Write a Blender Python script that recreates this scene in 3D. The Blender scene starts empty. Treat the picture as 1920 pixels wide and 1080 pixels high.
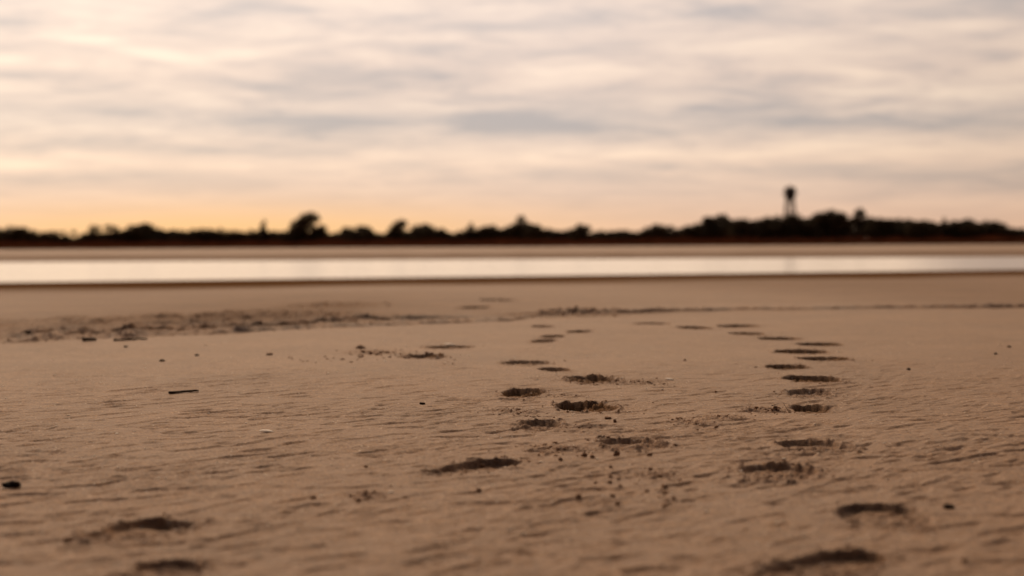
import bpy, math, random
import numpy as np
from mathutils import Vector, Matrix

random.seed(7)
RNG = np.random.default_rng(11)
R = math.radians
scene = bpy.context.scene
COL = scene.collection

# ------------------------------------------------------------------ camera
EYE, FOC = 0.40, 2667.0            # eye height in metres; focal length in pixels of a 1920 wide frame
HORIZON, ROLL = 458.0, 0.0053      # row of the horizon at the centre column; how far the horizon leans
cam_d = bpy.data.cameras.new('camera'); cam = bpy.data.objects.new('camera', cam_d); COL.objects.link(cam)
cam_d.lens = 50; cam_d.sensor_width = 36; cam_d.clip_start = 0.05; cam_d.clip_end = 6000
pitch = math.atan((540 - HORIZON) / FOC)
cam.matrix_world = Matrix.Translation((0, 0, EYE)) @ Matrix.Rotation(R(90) - pitch, 4, 'X') @ Matrix.Rotation(-ROLL, 4, 'Z')
cam_d.dof.use_dof = True; cam_d.dof.focus_distance = 3.42; cam_d.dof.aperture_fstop = 2.5
scene.camera = cam

def at(px, py, z=0.0):
    """Point of the level z seen at a pixel of the 1920 x 1080 frame."""
    d = cam.matrix_world.to_3x3() @ Vector(((px - 960) / FOC, (540 - py) / FOC, -1))
    t = (z - EYE) / d.z
    return d.x * t, d.y * t

def along(px, Y):
    """x of the upright plane at distance Y seen at column px."""
    return (px - 960) / FOC * Y

def hor(px):
    return HORIZON - ROLL * (px - 960)

# ------------------------------------------------------------------ helpers
def tag(o, label=None, cat=None, group=None, kind=None):
    for k, v in (('label', label), ('category', cat), ('group', group), ('kind', kind)):
        if v: o[k] = v
    return o

def mesh(name, V, F, mat, parent=None, smooth=True, loc=(0, 0, 0)):
    me = bpy.data.meshes.new(name)
    V = np.asarray(V, dtype=np.float32)
    if isinstance(F, np.ndarray):
        n, k = F.shape
        me.vertices.add(len(V)); me.vertices.foreach_set('co', V.ravel())
        me.loops.add(n * k); me.loops.foreach_set('vertex_index', F.astype(np.int32).ravel())
        me.polygons.add(n); me.polygons.foreach_set('loop_start', np.arange(0, n * k, k, dtype=np.int32))
        me.update(calc_edges=True)
    else:
        me.from_pydata(V.tolist(), [], F)
    me.polygons.foreach_set('use_smooth', np.full(len(me.polygons), smooth))
    me.materials.append(mat)
    o = bpy.data.objects.new(name, me); COL.objects.link(o); o.location = loc
    if parent: o.parent = parent
    return o

def empty(name, loc):
    o = bpy.data.objects.new(name, None); COL.objects.link(o); o.location = loc
    return o

ANG = RNG.random(4096) * 2 * np.pi
GX, GY = np.cos(ANG), np.sin(ANG)
def perlin(x, y, seed=0):
    xi, yi = np.floor(x).astype(np.int64), np.floor(y).astype(np.int64)
    fx, fy = x - xi, y - yi
    def g(ix, iy, dx, dy):
        h = (ix * 374761393 + iy * 668265263 + seed * 974634599) & 0xffffffff
        h = ((h ^ (h >> 13)) * 1274126177) & 0xffffffff
        h = (h ^ (h >> 16)) & 4095
        return GX[h] * dx + GY[h] * dy
    u = fx * fx * fx * (fx * (fx * 6 - 15) + 10); v = fy * fy * fy * (fy * (fy * 6 - 15) + 10)
    a = g(xi, yi, fx, fy); b = g(xi + 1, yi, fx - 1, fy)
    c = g(xi, yi + 1, fx, fy - 1); d = g(xi + 1, yi + 1, fx - 1, fy - 1)
    return 1.5 * ((a + u * (b - a)) * (1 - v) + (c + u * (d - c)) * v)

def sst(a, b, x):
    t = np.clip((x - a) / (b - a), 0, 1)
    return t * t * (3 - 2 * t)

# ------------------------------------------------------------------ node helpers
def new_mat(name):
    m = bpy.data.materials.new(name); m.use_nodes = True
    nt = m.node_tree
    return m, nt, nt.nodes['Principled BSDF']

def node(nt, kind, **kw):
    n = nt.nodes.new(kind)
    for k, v in kw.items():
        if k in n.inputs.keys(): pass
        setattr(n, k, v)
    return n

def link(nt, a, b): nt.links.new(a, b)

def M(nt, op, a, b=None, c=None):
    n = nt.nodes.new('ShaderNodeMath'); n.operation = op
    for i, v in enumerate((a, b, c)):
        if v is None: continue
        if isinstance(v, (int, float)): n.inputs[i].default_value = v
        else: link(nt, v, n.inputs[i])
    return n.outputs[0]

def ramp(nt, fac, stops, interp='LINEAR'):
    n = nt.nodes.new('ShaderNodeValToRGB'); cr = n.color_ramp; cr.interpolation = interp
    while len(cr.elements) < len(stops): cr.elements.new(0.5)
    for e, (p, c) in zip(cr.elements, stops):
        e.position = p; e.color = (*c, 1)
    link(nt, fac, n.inputs[0])
    return n.outputs[0]

def mix(nt, fac, a, b, mode='MIX'):
    n = nt.nodes.new('ShaderNodeMix'); n.data_type = 'RGBA'; n.blend_type = mode
    for s, v in ((n.inputs[0], fac), (n.inputs[6], a), (n.inputs[7], b)):
        if isinstance(v, (int, float)): s.default_value = v
        elif isinstance(v, tuple): s.default_value = (*v, 1)
        else: link(nt, v, s)
    return n.outputs[2]

def noise(nt, vec, scale, detail=3, rough=0.55, dist=0.0):
    n = nt.nodes.new('ShaderNodeTexNoise'); n.inputs['Scale'].default_value = scale
    n.inputs['Detail'].default_value = detail; n.inputs['Roughness'].default_value = rough
    n.inputs['Distortion'].default_value = dist
    if vec is not None: link(nt, vec, n.inputs['Vector'])
    return n.outputs['Fac']

def lin(r, g, b):
    return tuple(((c / 255 + 0.055) / 1.055) ** 2.4 if c > 10 else c / 255 / 12.92 for c in (r, g, b))

# ------------------------------------------------------------------ materials
def sand_material():
    m, nt, bs = new_mat('sand')
    geo = nt.nodes.new('ShaderNodeNewGeometry'); pos = geo.outputs['Position']
    wet_shade = nt.nodes.new('ShaderNodeAttribute'); wet_shade.attribute_name = 'wet_shade'
    stain = nt.nodes.new('ShaderNodeAttribute'); stain.attribute_name = 'stain'
    patch = noise(nt, pos, 1.7, 4, 0.6)
    mott = noise(nt, pos, 23, 4, 0.65)
    grain = noise(nt, pos, 420, 2, 0.6)
    c = ramp(nt, patch, [(0.30, (0.262, 0.138, 0.058)), (0.70, (0.332, 0.175, 0.074))])
    c = mix(nt, 1.0, c, ramp(nt, mott, [(0.3, (0.86, 0.85, 0.85)), (0.7, (1.10, 1.10, 1.09))]), 'MULTIPLY')
    c = mix(nt, 1.0, c, ramp(nt, grain, [(0.3, (0.72, 0.71, 0.70)), (0.7, (1.26, 1.26, 1.26))]), 'MULTIPLY')
    mp = nt.nodes.new('ShaderNodeMapping'); mp.inputs['Rotation'].default_value = (0, 0, R(-38)); mp.inputs['Scale'].default_value = (9, 55, 20)
    link(nt, pos, mp.inputs['Vector'])
    strk = noise(nt, mp.outputs[0], 1.0, 5, 0.7, 0.4)
    c = mix(nt, 1.0, c, ramp(nt, strk, [(0.28, (0.72, 0.70, 0.71)), (0.5, (1, 1, 1)), (0.74, (1.25, 1.26, 1.24))]), 'MULTIPLY')
    speck = noise(nt, pos, 170, 2, 0.7)
    c = mix(nt, 1.0, c, ramp(nt, speck, [(0.32, (0.62, 0.60, 0.59)), (0.5, (0.98, 0.98, 0.98)), (0.62, (1.2, 1.2, 1.18)), (0.74, (1.75, 1.72, 1.62))]), 'MULTIPLY')
    # pale bits of crushed shell in the sand
    vo = nt.nodes.new('ShaderNodeTexVoronoi'); vo.inputs['Scale'].default_value = 80; link(nt, pos, vo.inputs['Vector'])
    sel = nt.nodes.new('ShaderNodeSeparateColor'); link(nt, vo.outputs['Color'], sel.inputs[0])
    bit = M(nt, 'MULTIPLY', M(nt, 'LESS_THAN', vo.outputs['Distance'], 0.20), M(nt, 'GREATER_THAN', sel.outputs[0], 0.86))
    c = mix(nt, M(nt, 'MULTIPLY', bit, 0.75), c, (0.72, 0.55, 0.38))
    dk = M(nt, 'MULTIPLY', M(nt, 'LESS_THAN', vo.outputs['Distance'], 0.2), M(nt, 'LESS_THAN', sel.outputs[1], 0.07))
    c = mix(nt, M(nt, 'MULTIPLY', dk, 0.6), c, (0.08, 0.05, 0.035))
    c = mix(nt, wet_shade.outputs['Fac'], c, mix(nt, 1.0, c, (0.36, 0.335, 0.335), 'MULTIPLY'))
    c = mix(nt, stain.outputs['Fac'], c, (0.095, 0.048, 0.026))
    link(nt, c, bs.inputs['Base Color'])
    link(nt, M(nt, 'MAXIMUM', M(nt, 'SUBTRACT', 0.46, M(nt, 'MULTIPLY', wet_shade.outputs['Fac'], 0.95)), 0.0), bs.inputs['Specular IOR Level'])
    rg = M(nt, 'ADD', 0.60, M(nt, 'MULTIPLY', wet_shade.outputs['Fac'], 0.40))
    link(nt, rg, bs.inputs['Roughness'])
    b1 = nt.nodes.new('ShaderNodeBump'); b1.inputs['Strength'].default_value = 0.55; b1.inputs['Distance'].default_value = 0.0012
    link(nt, grain, b1.inputs['Height'])
    b2 = nt.nodes.new('ShaderNodeBump'); b2.inputs['Strength'].default_value = 0.5; b2.inputs['Distance'].default_value = 0.004
    link(nt, noise(nt, pos, 120, 3, 0.6), b2.inputs['Height']); link(nt, b2.outputs[0], b1.inputs['Normal'])
    link(nt, b1.outputs[0], bs.inputs['Normal'])
    return m

def plain(name, a, b, scale, rough=0.8, spec=0.3, bump=0.0):
    m, nt, bs = new_mat(name)
    tc = nt.nodes.new('ShaderNodeTexCoord')
    n = noise(nt, tc.outputs['Object'], scale, 4, 0.6)
    link(nt, ramp(nt, n, [(0.3, a), (0.7, b)]), bs.inputs['Base Color'])
    bs.inputs['Roughness'].default_value = rough; bs.inputs['Specular IOR Level'].default_value = spec
    if bump:
        bu = nt.nodes.new('ShaderNodeBump'); bu.inputs['Strength'].default_value = 0.8; bu.inputs['Distance'].default_value = bump
        link(nt, n, bu.inputs['Height']); link(nt, bu.outputs[0], bs.inputs['Normal'])
    return m

def water_material():
    m, nt, bs = new_mat('water')
    geo = nt.nodes.new('ShaderNodeNewGeometry')
    mp = nt.nodes.new('ShaderNodeMapping'); mp.inputs['Scale'].default_value = (0.35, 1.0, 1.0)
    link(nt, geo.outputs['Position'], mp.inputs['Vector'])
    bs.inputs['Base Color'].default_value = (0.24, 0.165, 0.11, 1)
    bs.inputs['Roughness'].default_value = 0.17
    bs.inputs['IOR'].default_value = 1.333
    bs.inputs['Specular IOR Level'].default_value = 0.5
    b = nt.nodes.new('ShaderNodeBump'); b.inputs['Strength'].default_value = 0.5; b.inputs['Distance'].default_value = 0.06
    link(nt, noise(nt, mp.outputs[0], 1.6, 3, 0.6), b.inputs['Height'])
    link(nt, b.outputs[0], bs.inputs['Normal'])
    return m

SAND = sand_material()
CLOD = plain('damp_sand', (0.25, 0.145, 0.080), (0.40, 0.230, 0.125), 90, 0.85, 0.2, 0.002)
SHELL = plain('shell', (0.78, 0.64, 0.49), (0.88, 0.78, 0.64), 60, 0.30, 0.6)
nt_ = SHELL.node_tree; tr_ = nt_.nodes.new('ShaderNodeBsdfTranslucent'); tr_.inputs[0].default_value = (0.95, 0.74, 0.52, 1)
mx_ = nt_.nodes.new('ShaderNodeMixShader'); mx_.inputs[0].default_value = 0.15
link(nt_, nt_.nodes['Principled BSDF'].outputs[0], mx_.inputs[1]); link(nt_, tr_.outputs[0], mx_.inputs[2]); link(nt_, mx_.outputs[0], nt_.nodes['Material Output'].inputs[0])
WEED = plain('dark_weed', (0.010, 0.008, 0.007), (0.035, 0.024, 0.018), 70, 0.85, 0.08, 0.002)
WOOD = plain('drift_wood', (0.045, 0.028, 0.018), (0.10, 0.062, 0.040), 120, 0.8, 0.2, 0.001)
STRAW = plain('dry_stalk', (0.10, 0.06, 0.032), (0.19, 0.12, 0.065), 80, 0.7, 0.2)
LEAF = plain('dark_foliage', (0.085, 0.066, 0.032), (0.16, 0.12, 0.062), 0.8, 0.7, 0.15)
LEAF_B = plain('dry_foliage', (0.050, 0.040, 0.022), (0.085, 0.062, 0.035), 0.8, 0.7, 0.15)
GRASSM = plain('dune_grass', (0.28, 0.125, 0.062), (0.44, 0.21, 0.105), 0.6, 0.8, 0.1)
BARK = plain('bark', (0.035, 0.026, 0.020), (0.075, 0.056, 0.042), 3, 0.9, 0.1)
STEEL = plain('weathered_steel', (0.10, 0.085, 0.075), (0.19, 0.155, 0.13), 2, 0.6, 0.3)

# ------------------------------------------------------------------ footprints
# column, row, heading (degrees, + = away to the right), length, width, depth, rim, roughness, label
FP = [
 (1532, 1056, 48, 0.25, 0.095, 0.014, 0.006, 0.65, 'blurred footprint at the bottom edge, lowest of the right-hand trail'),
 (1655, 966, 4, 0.17, 0.118, 0.0115, 0.004, 0.5, 'broad footprint with a clear squarish outline beside a small dark pebble'),
 (1462, 886, 14, 0.17, 0.125, 0.0100, 0.007, 0.85, 'oval footprint with a ragged crumbly rim, third up the right-hand trail'),
 (1531, 837, -16, 0.19, 0.128, 0.0115, 0.006, 0.75, 'footprint with thin dark far edge and lumpy right end, in the right-hand trail'),
 (1521, 765, 6, 0.2, 0.088, 0.02, 0.005, 0.5, 'short curved footprint with an upright dry stalk at its left end'),
 (1517, 736, 10, 0.2, 0.11, 0.014, 0.005, 0.9, 'shallow pale footprint just beyond the one with the dry stalk'),
 (1526, 711, -8, 0.2, 0.15, 0.025, 0.006, 0.75, 'deep footprint with crumbly left half and smooth dark right half'),
 (1476, 689, 10, 0.2, 0.125, 0.022, 0.004, 0.7, 'footprint set farthest left among the evenly spaced dark ones up the right trail'),
 (1547, 674, -8, 0.2, 0.155, 0.025, 0.005, 0.75, 'dark footprint with small lumps on its left end, right of the trail line'),
 (1502, 659, 10, 0.22, 0.185, 0.025, 0.005, 0.7, 'long dark footprint, widest in the upper part of the right-hand trail'),
 (1537, 646, -6, 0.2, 0.165, 0.022, 0.003, 0.6, 'thin dark footprint just above the widest one of the right-hand trail'),
 (1463, 635, -8, 0.2, 0.165, 0.022, 0.003, 0.6, 'footprint where the right-hand trail begins to swing left'),
 (1400, 627, -8, 0.2, 0.145, 0.02, 0.003, 0.6, 'short soft footprint in the leftward bend of the right-hand trail'),
 (1384, 612, -10, 0.22, 0.19, 0.022, 0.004, 0.7, 'right one of two touching footprints at the far end of the right trail'),
 (1302, 616, -8, 0.2, 0.15, 0.018, 0.004, 0.7, 'left one of two touching footprints at the far end of the right trail'),
 (1220, 608, 12, 0.22, 0.18, 0.015, 0.003, 0.7, 'faint footprint alone between the two trails below the wrack line'),
 (884, 874, 50, 0.22, 0.085, 0.015, 0.006, 0.8, 'long slanting dark footprint, nearest of the central trail'),
 (1188, 832, -14, 0.18, 0.115, 0.012, 0.008, 0.9, 'broken footprint with crumbly clods along its far right edge'),
 (1011, 798, 6, 0.20, 0.088, 0.015, 0.006, 0.8, 'crisp square-ended footprint with a flat floor in the central trail'),
 (1098, 762, -12, 0.22, 0.13, 0.028, 0.008, 0.95, 'deepest central footprint with a mound of kicked sand at its right'),
 (980, 737, 6, 0.2, 0.11, 0.022, 0.006, 0.8, 'flat dark footprint with crumbs scattered to its right, left of the deepest one'),
 (1110, 712, -10, 0.2, 0.13, 0.02, 0.008, 1.0, 'footprint with a trail of crumbs leading right towards a small shell'),
 (1040, 694, -6, 0.19, 0.095, 0.02, 0.003, 0.5, 'small dark pointed footprint in the middle of the central trail'),
 (985, 680, 10, 0.2, 0.15, 0.015, 0.005, 0.8, 'wide thin footprint with loose crumbs at its left end'),
 (1018, 640, 8, 0.2, 0.095, 0.018, 0.003, 0.6, 'lower one of a close pair of blurred footprints up the central trail'),
 (1036, 632, 8, 0.2, 0.1, 0.018, 0.003, 0.6, 'upper one of a close pair of blurred footprints up the central trail'),
 (1086, 623, 8, 0.2, 0.105, 0.018, 0.003, 0.6, 'lone blurred footprint right of the close pair in the central trail'),
 (1018, 613, -4, 0.2, 0.105, 0.015, 0.003, 0.6, 'faint last footprint of the central trail below the wrack line'),
 (843, 650, 14, 0.22, 0.165, 0.018, 0.006, 0.8, 'long thin blurred footprint with a pale shell on its rim'),
 (796, 670, -6, 0.2, 0.14, 0.02, 0.01, 1.1, 'dark lumpy footprint left of the central trail, above open sand'),
 ( 936, 562,-34,.36,.200,.055,.006,.7,'blurred footprint beyond the wrack line, towards the water'),
 ( 888, 577, 10,.34,.190,.045,.006,.7,'smeared footprint between the wrack line and the farthest print'),
 (262, 988, 24, 0.19, 0.112, 0.014, 0.007, 0.75, 'rough footprint with a crumbled far rim, alone at lower left'),
 (306, 1071, 2, 0.15, 0.092, 0.01, 0.006, 0.6, 'footprint cut off by the bottom edge of the frame at lower left'),
]
PRINTS = []
for row in FP:
    x, y = at(row[0], row[1])
    PRINTS.append((x, y, R(row[2]), row[3], row[4] * 1.12, row[5] * 0.84, row[6], row[7]))

def local(p, X, Y):
    dx, dy = X - p[0], Y - p[1]
    c, s = math.cos(p[2]), math.sin(p[2])
    return dx * c - dy * s, dx * s + dy * c        # u across, v along (v+ = away)

def print_height(k, X, Y):
    p = PRINTS[k]; L, W, D, rim, rough = p[3:8]
    u, v = local(p, X, Y)
    n1 = perlin(X * 48, Y * 48, 20 + k); n2 = perlin(X * 130, Y * 130, 60 + k); n3 = perlin(X * 20, Y * 20, 90 + k)
    u2 = u + 0.005 * n3 + 0.0025 * rough * n1; v2 = v + 0.006 * n3 + 0.003 * rough * n1
    t = v2 / L + 0.5
    if k % 2: t = 1 - t
    q = np.clip(np.abs(2 * t - 1), 0, 1)
    w = 0.52 * W * (1 - q ** 2.6) ** 0.5 * (1 - 0.13 * np.exp(-((t - 0.40) / 0.14) ** 2))
    side = w - np.abs(u2)
    end = np.minimum(t, 1 - t) * L
    e = np.minimum(side, end * 1.5 + 0.001)
    e = np.where((t < 0) | (t > 1), np.minimum(-np.maximum(-t, t - 1) * L, -np.maximum(np.abs(u2) - .3 * W, 0)), e)
    far = v / L + 0.5                               # the near side slopes in, the far side stays steep
    close = p[1] < 2.9
    inside = sst(-0.001, 0.007 + (0.008 if close else 0.02) * sst(0.45, 0.0, far), e)
    tread = 0.0012 * np.sin(v2 * 2 * np.pi / 0.024) * sst(0.008, 0.02, e)
    floor = D * ((0.62 + 0.45 * sst(0.0, 0.9, far)) if close else (0.15 + 0.90 * sst(0.0, 0.9, far)))
    pu, pv = (0.28 * W if k % 3 else -0.28 * W), L * (0.05 if k % 2 else -0.12)
    mound = D * 0.9 * rough ** 2 * np.exp(-((u - pu) / (0.26 * W)) ** 2 - ((v - pv) / (0.20 * L)) ** 2) * (0.8 + 0.5 * n1 + 0.4 * n2)
    z = -inside * (floor + tread) + inside * (mound + rough * 0.0022 * n1 + rough * 0.0012 * n2)
    ring = np.exp(-((e + 0.007) / 0.008) ** 2)
    cl = sst(0.1, 0.7, n1 + 0.5 * n2 + 0.5 * n3)
    z += ring * rim * (0.15 + 1.1 * cl * rough) * 0.9
    lip = np.exp(-((e - 0.004) / 0.005) ** 2) * sst(0.42, 0.2, far) * sst(-0.15, 0.3, n3)
    z += lip * 0.0055 * min(1.0, 0.02 / max(D, .012)) * (0.8 + 0.5 * n1) * max(rough, .7)
    z += inside * rough * 0.004 * sst(0.25, 0.5, n1 + 0.4 * n2) * sst(0.75, 0.5, far)
    return z, e

# wrack line: the edge of an old tide runs across the beach, from near left to far right
WR = [at(*q) for q in ((-500, 662), (0, 645), (340, 628), (640, 613), (960, 602), (1010, 592), (1400, 582), (1920, 576), (2500, 572))]
WX, WY = [p[0] for p in WR], [p[1] for p in WR]
def base_height(X, Y):
    s = Y - 0.33 * X
    z = -0.5 * np.clip((s - 13) / 27.3, 0, 2.4)
    far = np.interp(Y, [-1e4, 70, 76, 84, 140, 285, 320, 1600], [-9, -9, -0.95, -0.5, -0.30, -0.12, 0.15, 0.6])
    z = np.where(Y > 60, np.maximum(far, np.where(s < 200, z, -9)), z)
    z = np.where((Y > 76), far, z)
    return np.maximum(z, -1.3)

def ground_height(X, Y, prints=True):
    z = base_height(X, Y)
    near = sst(14, 9, Y)
    z = z + 0.006 * perlin(X * 0.8, Y * 0.8, 1) * sst(30, 12, Y) + 0.0035 * perlin(X * 2.6, Y * 2.6, 2) * near
    th = R(38); a = X * math.cos(th) + Y * math.sin(th); b = -X * math.sin(th) + Y * math.cos(th)
    wv = perlin(X * 3.1, Y * 3.1, 3)
    amp = 0.88 * (0.25 + 0.75 * sst(5.2, 3.4, Y)) * near * (0.55 + 0.45 * sst(-0.4, 0.5, wv))
    b2 = b + 0.02 * wv
    n = perlin(a / 0.105, (b2 + 0.012 * perlin(X * 7, Y * 7, 24)) / 0.038, 4)
    z = z + amp * (0.0030 * n - 0.0066 * sst(0.10, 0.50, n))
    n = perlin(a / 0.075 + 9.1, b2 / 0.020, 5)
    z = z + amp * (0.0010 * n - 0.0024 * sst(0.15, 0.55, n))
    n = perlin(a / 0.050 + 5.7, (b2 + 0.006 * wv) / 0.0125, 22)
    z = z - amp * 0.0021 * sst(0.12, 0.5, n) * sst(-0.3, 0.3, perlin(X * 3.7, Y * 2.9, 23))
    n = perlin(a / 0.030 + 3.3, b2 / 0.009, 6)
    z = z + amp * 0.0009 * n
    z = z + amp * 0.0007 * perlin(X / 0.010, Y / 0.010, 19) + amp * 0.0014 * perlin(X / 0.021, Y / 0.018, 8) * sst(-0.2, 0.4, perlin(X * 2.2, Y * 1.4, 18))
    n = perlin(X / 0.09, Y / 0.07, 7)
    z = z - 0.0040 * near * sst(0.30, 0.70, n) * sst(4.2, 2.6, Y)
    # wrack ridge and the churned sand behind it
    d = Y - np.interp(X, WX, WY)
    m = (d > -0.5) & (d < 2.5) & (np.abs(X) < 8)
    if m.any():
        Xs, Ys, ds = X[m], Y[m], d[m]
        left = sst(0.1, -1.6, Xs)
        ds = ds + 0.10 * perlin(Xs * 1.6, Ys * 1.6, 9) + 0.03 * perlin(Xs * 9, Ys * 9, 10)
        wid = 0.26 + 1.25 * left
        band = sst(-0.04, 0.02, ds) * sst(wid * 1.9, wid * (0.3 + 0.8 * left), ds)
        gap = sst(-0.5, 0.1, perlin(Xs * 0.9 + 3, Ys * 0.2, 12))
        rg = 0.40 * perlin(Xs * 11, Ys * 7, 13) + 0.35 * perlin(Xs * 28, Ys * 20, 14) + 0.25 * perlin(Xs * 70, Ys * 50, 15)
        z[m] += sst(-0.35, 0.35, perlin(Xs * 1.3, Ys * 0.3, 26)) * sst(0.0, 0.3, Xs) * 0.013 * sst(-0.03, 0.02, ds) * sst(0.16, 0.02, ds) * (0.7 + 0.3 * rg)
        z[m] += band * (0.55 + 0.45 * gap) * ((0.010 - 0.006 * left) * sst(0.5, 0.0, ds) + 0.003 + (0.012 + 0.016 * left) * rg)
        lump_ = sst(0.02, 0.45, perlin(Xs * 3.6, Ys * 1.7, 17) + 0.5 * perlin(Xs * 9, Ys * 4, 21))
        z[m] += left * band * (0.019 * lump_ + 0.008 * lump_ * rg)
        ds2 = ds - 0.42 - 0.06 * perlin(Xs * 1.1, Ys * 0.3, 16)
        z[m] += 0.020 * sst(-0.03, 0.02, ds2) * sst(0.5, 0.05, ds2) * sst(0.1, -0.6, Xs) * sst(-2.6, -1.9, Xs)
    if prints:
        for k, p in enumerate(PRINTS):
            r = p[3] * 0.5 + 0.09
            m = (np.abs(X - p[0]) < r) & (np.abs(Y - p[1]) < r)
            if m.any():
                dz, e = print_height(k, X[m], Y[m])
                z[m] += dz
    return z

# trampled and scuffed patches without a readable outline: kicked sand
SCUFF = [(1048,842,.060,.05),(965,771,.075,.06),(1300,792,.045,.06),(1220,888,.05,.05),(700,662,.11,.12),(625,572,.30,.40),(1430,766,.06,.05),
         (1180,716,.10,.06),(1060,590,.30,.25),(690,925,.03,.03),(1350,782,.06,.05)]
SC = [(*at(a, b), c, d) for a, b, c, d in SCUFF]
def scuff_height(X, Y, z):
    for k, (x, y, rx, ry) in enumerate(SC):
        m = (np.abs(X - x) < 2 * rx) & (np.abs(Y - y) < 2 * ry)
        if m.any():
            q = np.exp(-((X[m] - x) / rx) ** 2 - ((Y[m] - y) / ry) ** 2)
            sc = 1 if rx < .2 else 2.6
            n = perlin(X[m] * 60 / sc, Y[m] * 60 / sc, 130 + k) + 0.6 * perlin(X[m] * 150 / sc, Y[m] * 150 / sc, 150 + k)
            z[m] += q * (0.008 if rx < .2 else 0.012) * sc * np.maximum(n, -0.3)
    return z

def H(X, Y):
    X = np.asarray(X, dtype=np.float64); Y = np.asarray(Y, dtype=np.float64)
    return scuff_height(X, Y, ground_height(X, Y))

# ------------------------------------------------------------------ ground sheet
ys = [-80, -40, -20, -10, -5, -2.5, -1, 0, .5, .8, 1.0, 1.15, 1.25, 1.32, 1.38]
def grow(to, ratio):
    while ys[-1] < to: ys.append(ys[-1] * ratio)
grow(9.2, 1.0017); grow(16, 1.0035); grow(48, 1.006); grow(150, 1.012); grow(1600, 1.03)
ys = np.array(ys)
uf = np.arange(-0.405, 0.4051, 0.00082)
uo = 0.405 * 1.16 ** np.arange(1, 38)
us = np.concatenate([-uo[::-1], uf, uo])
wy = np.clip(ys, 1.2, 30)
X = (us[None, :] * wy[:, None]).ravel(); Y = np.repeat(ys, len(us))
Z = H(X, Y)
NR, NC = len(ys), len(us)
bh = base_height(X, Y)
wet_shade = (0.12 * sst(-0.1, 1.2, Y - np.interp(X, WX, WY)) + 0.46 * sst(0.006, -0.17, bh - 0.03 * perlin(X * 0.3, Y * 0.25, 39)) + 0.18 * sst(-0.1, -0.40, bh)) * np.where(Y > 60, 0.45, 1.0) * np.where(Y < 80, 1.0, sst(-0.28, -0.42, base_height(X, Y)))
wet_shade = np.clip(wet_shade + 0.12 * perlin(X * 0.35, Y * 0.12, 40) * (wet_shade > 0.02), 0, 1)
dwr = Y - np.interp(X, WX, WY)
stain = np.zeros_like(X)
mm = (dwr > -0.3) & (dwr < 2.2) & (np.abs(X) < 8)
stain[mm] = 0.62 * sst(0.0, 0.42, perlin(X[mm] * 4.5, Y[mm] * 1.9, 41) + 0.6 * perlin(X[mm] * 15, Y[mm] * 5, 42)) * sst(-0.06, 0.03, dwr[mm]) * \
    sst(0.35 + 1.5 * sst(0.1, -1.6, X[mm]), 0.05 + 0.9 * sst(0.1, -1.6, X[mm]), dwr[mm]) * (1 - 0.35 * sst(0.1, -1.6, X[mm]))
d1 = dwr + 0.05 * perlin(X * 1.6, Y * 1.6, 44)
st = sst(-0.02, 0.02, d1) * sst(0.20, 0.06, d1) * sst(-1.55, -1.40, X) * sst(-0.40, -0.8, X) + sst(0.36, 0.42, d1) * sst(0.62, 0.48, d1) * sst(-1.1, -0.9, X) * sst(0.05, -0.1, X)
st += sst(-0.02, 0.02, d1) * sst(0.10, 0.04, d1) * sst(0.0, 0.2, X) * 0.6 * sst(-0.4, 0.3, perlin(X * 1.3, Y * 0.3, 26))
mm = st > 0.01
stain[mm] = np.maximum(stain[mm], (0.85 * st * sst(-0.5, 0.2, perlin(X * 5, Y * 3, 45) + 0.5 * perlin(X * 22, Y * 12, 46)))[mm])
mm = (Y > 20) & (Y < 60)
stain[mm] = 0.35 * sst(0.25, 0.6, perlin(X[mm] * 0.22, Y[mm] * 0.55, 43)) * sst(8, 3, np.abs(Y[mm] - 0.33 * X[mm] - 34))
idx = np.arange(NR * NC).reshape(NR, NC)
F = np.stack([idx[:-1, :-1], idx[:-1, 1:], idx[1:, 1:], idx[1:, :-1]], axis=-1).reshape(-1, 4)
V = np.stack([X, Y, Z], axis=-1)

def attr(o, name, vals):
    a = o.data.attributes.new(name, 'FLOAT', 'POINT'); a.data.foreach_set('value', np.ascontiguousarray(vals, dtype=np.float32))

for k, p in enumerate(PRINTS):                      # wall shade put into the colour inside prints, stronger in deep ones
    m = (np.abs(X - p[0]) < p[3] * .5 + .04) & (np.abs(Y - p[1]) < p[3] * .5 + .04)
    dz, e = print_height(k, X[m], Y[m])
    wet_shade[m] = np.maximum(wet_shade[m], (0.04 + 0.36 * sst(0.010, 0.020, p[5])) * sst(-0.002, 0.004, e + 0.004 * perlin(X[m] * 60, Y[m] * 60, 47)))
owner = np.full(NR * NC, -1, dtype=np.int32)
for k, p in enumerate(PRINTS):
    u, v = local(p, X, Y)
    inside = (np.abs(u) / (p[4] * 0.5 + 0.016)) ** 3 + (np.abs(v) / (p[3] * 0.5 + 0.016)) ** 3 < 1
    owner[inside & (owner < 0)] = k
fo = owner[F]
same = (fo == fo[:, :1]).all(axis=1)
fown = np.where(same, fo[:, 0], -1)
def submesh(name, sel, mat, origin=(0, 0, 0)):
    f = F[sel]; used = np.unique(f); remap = np.zeros(NR * NC, dtype=np.int32); remap[used] = np.arange(len(used))
    o = mesh(name, V[used] - np.array(origin), remap[f], mat, loc=origin)
    attr(o, 'wet_shade', wet_shade[used]); attr(o, 'stain', stain[used])
    return o
tag(submesh('beach', fown < 0, SAND), kind='structure')
for k, p in enumerate(PRINTS):
    if not (fown == k).any(): continue
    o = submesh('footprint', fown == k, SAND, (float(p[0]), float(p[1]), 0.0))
    tag(o, FP[k][8], 'footprint', 'footprints trailing across the sand')

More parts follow.
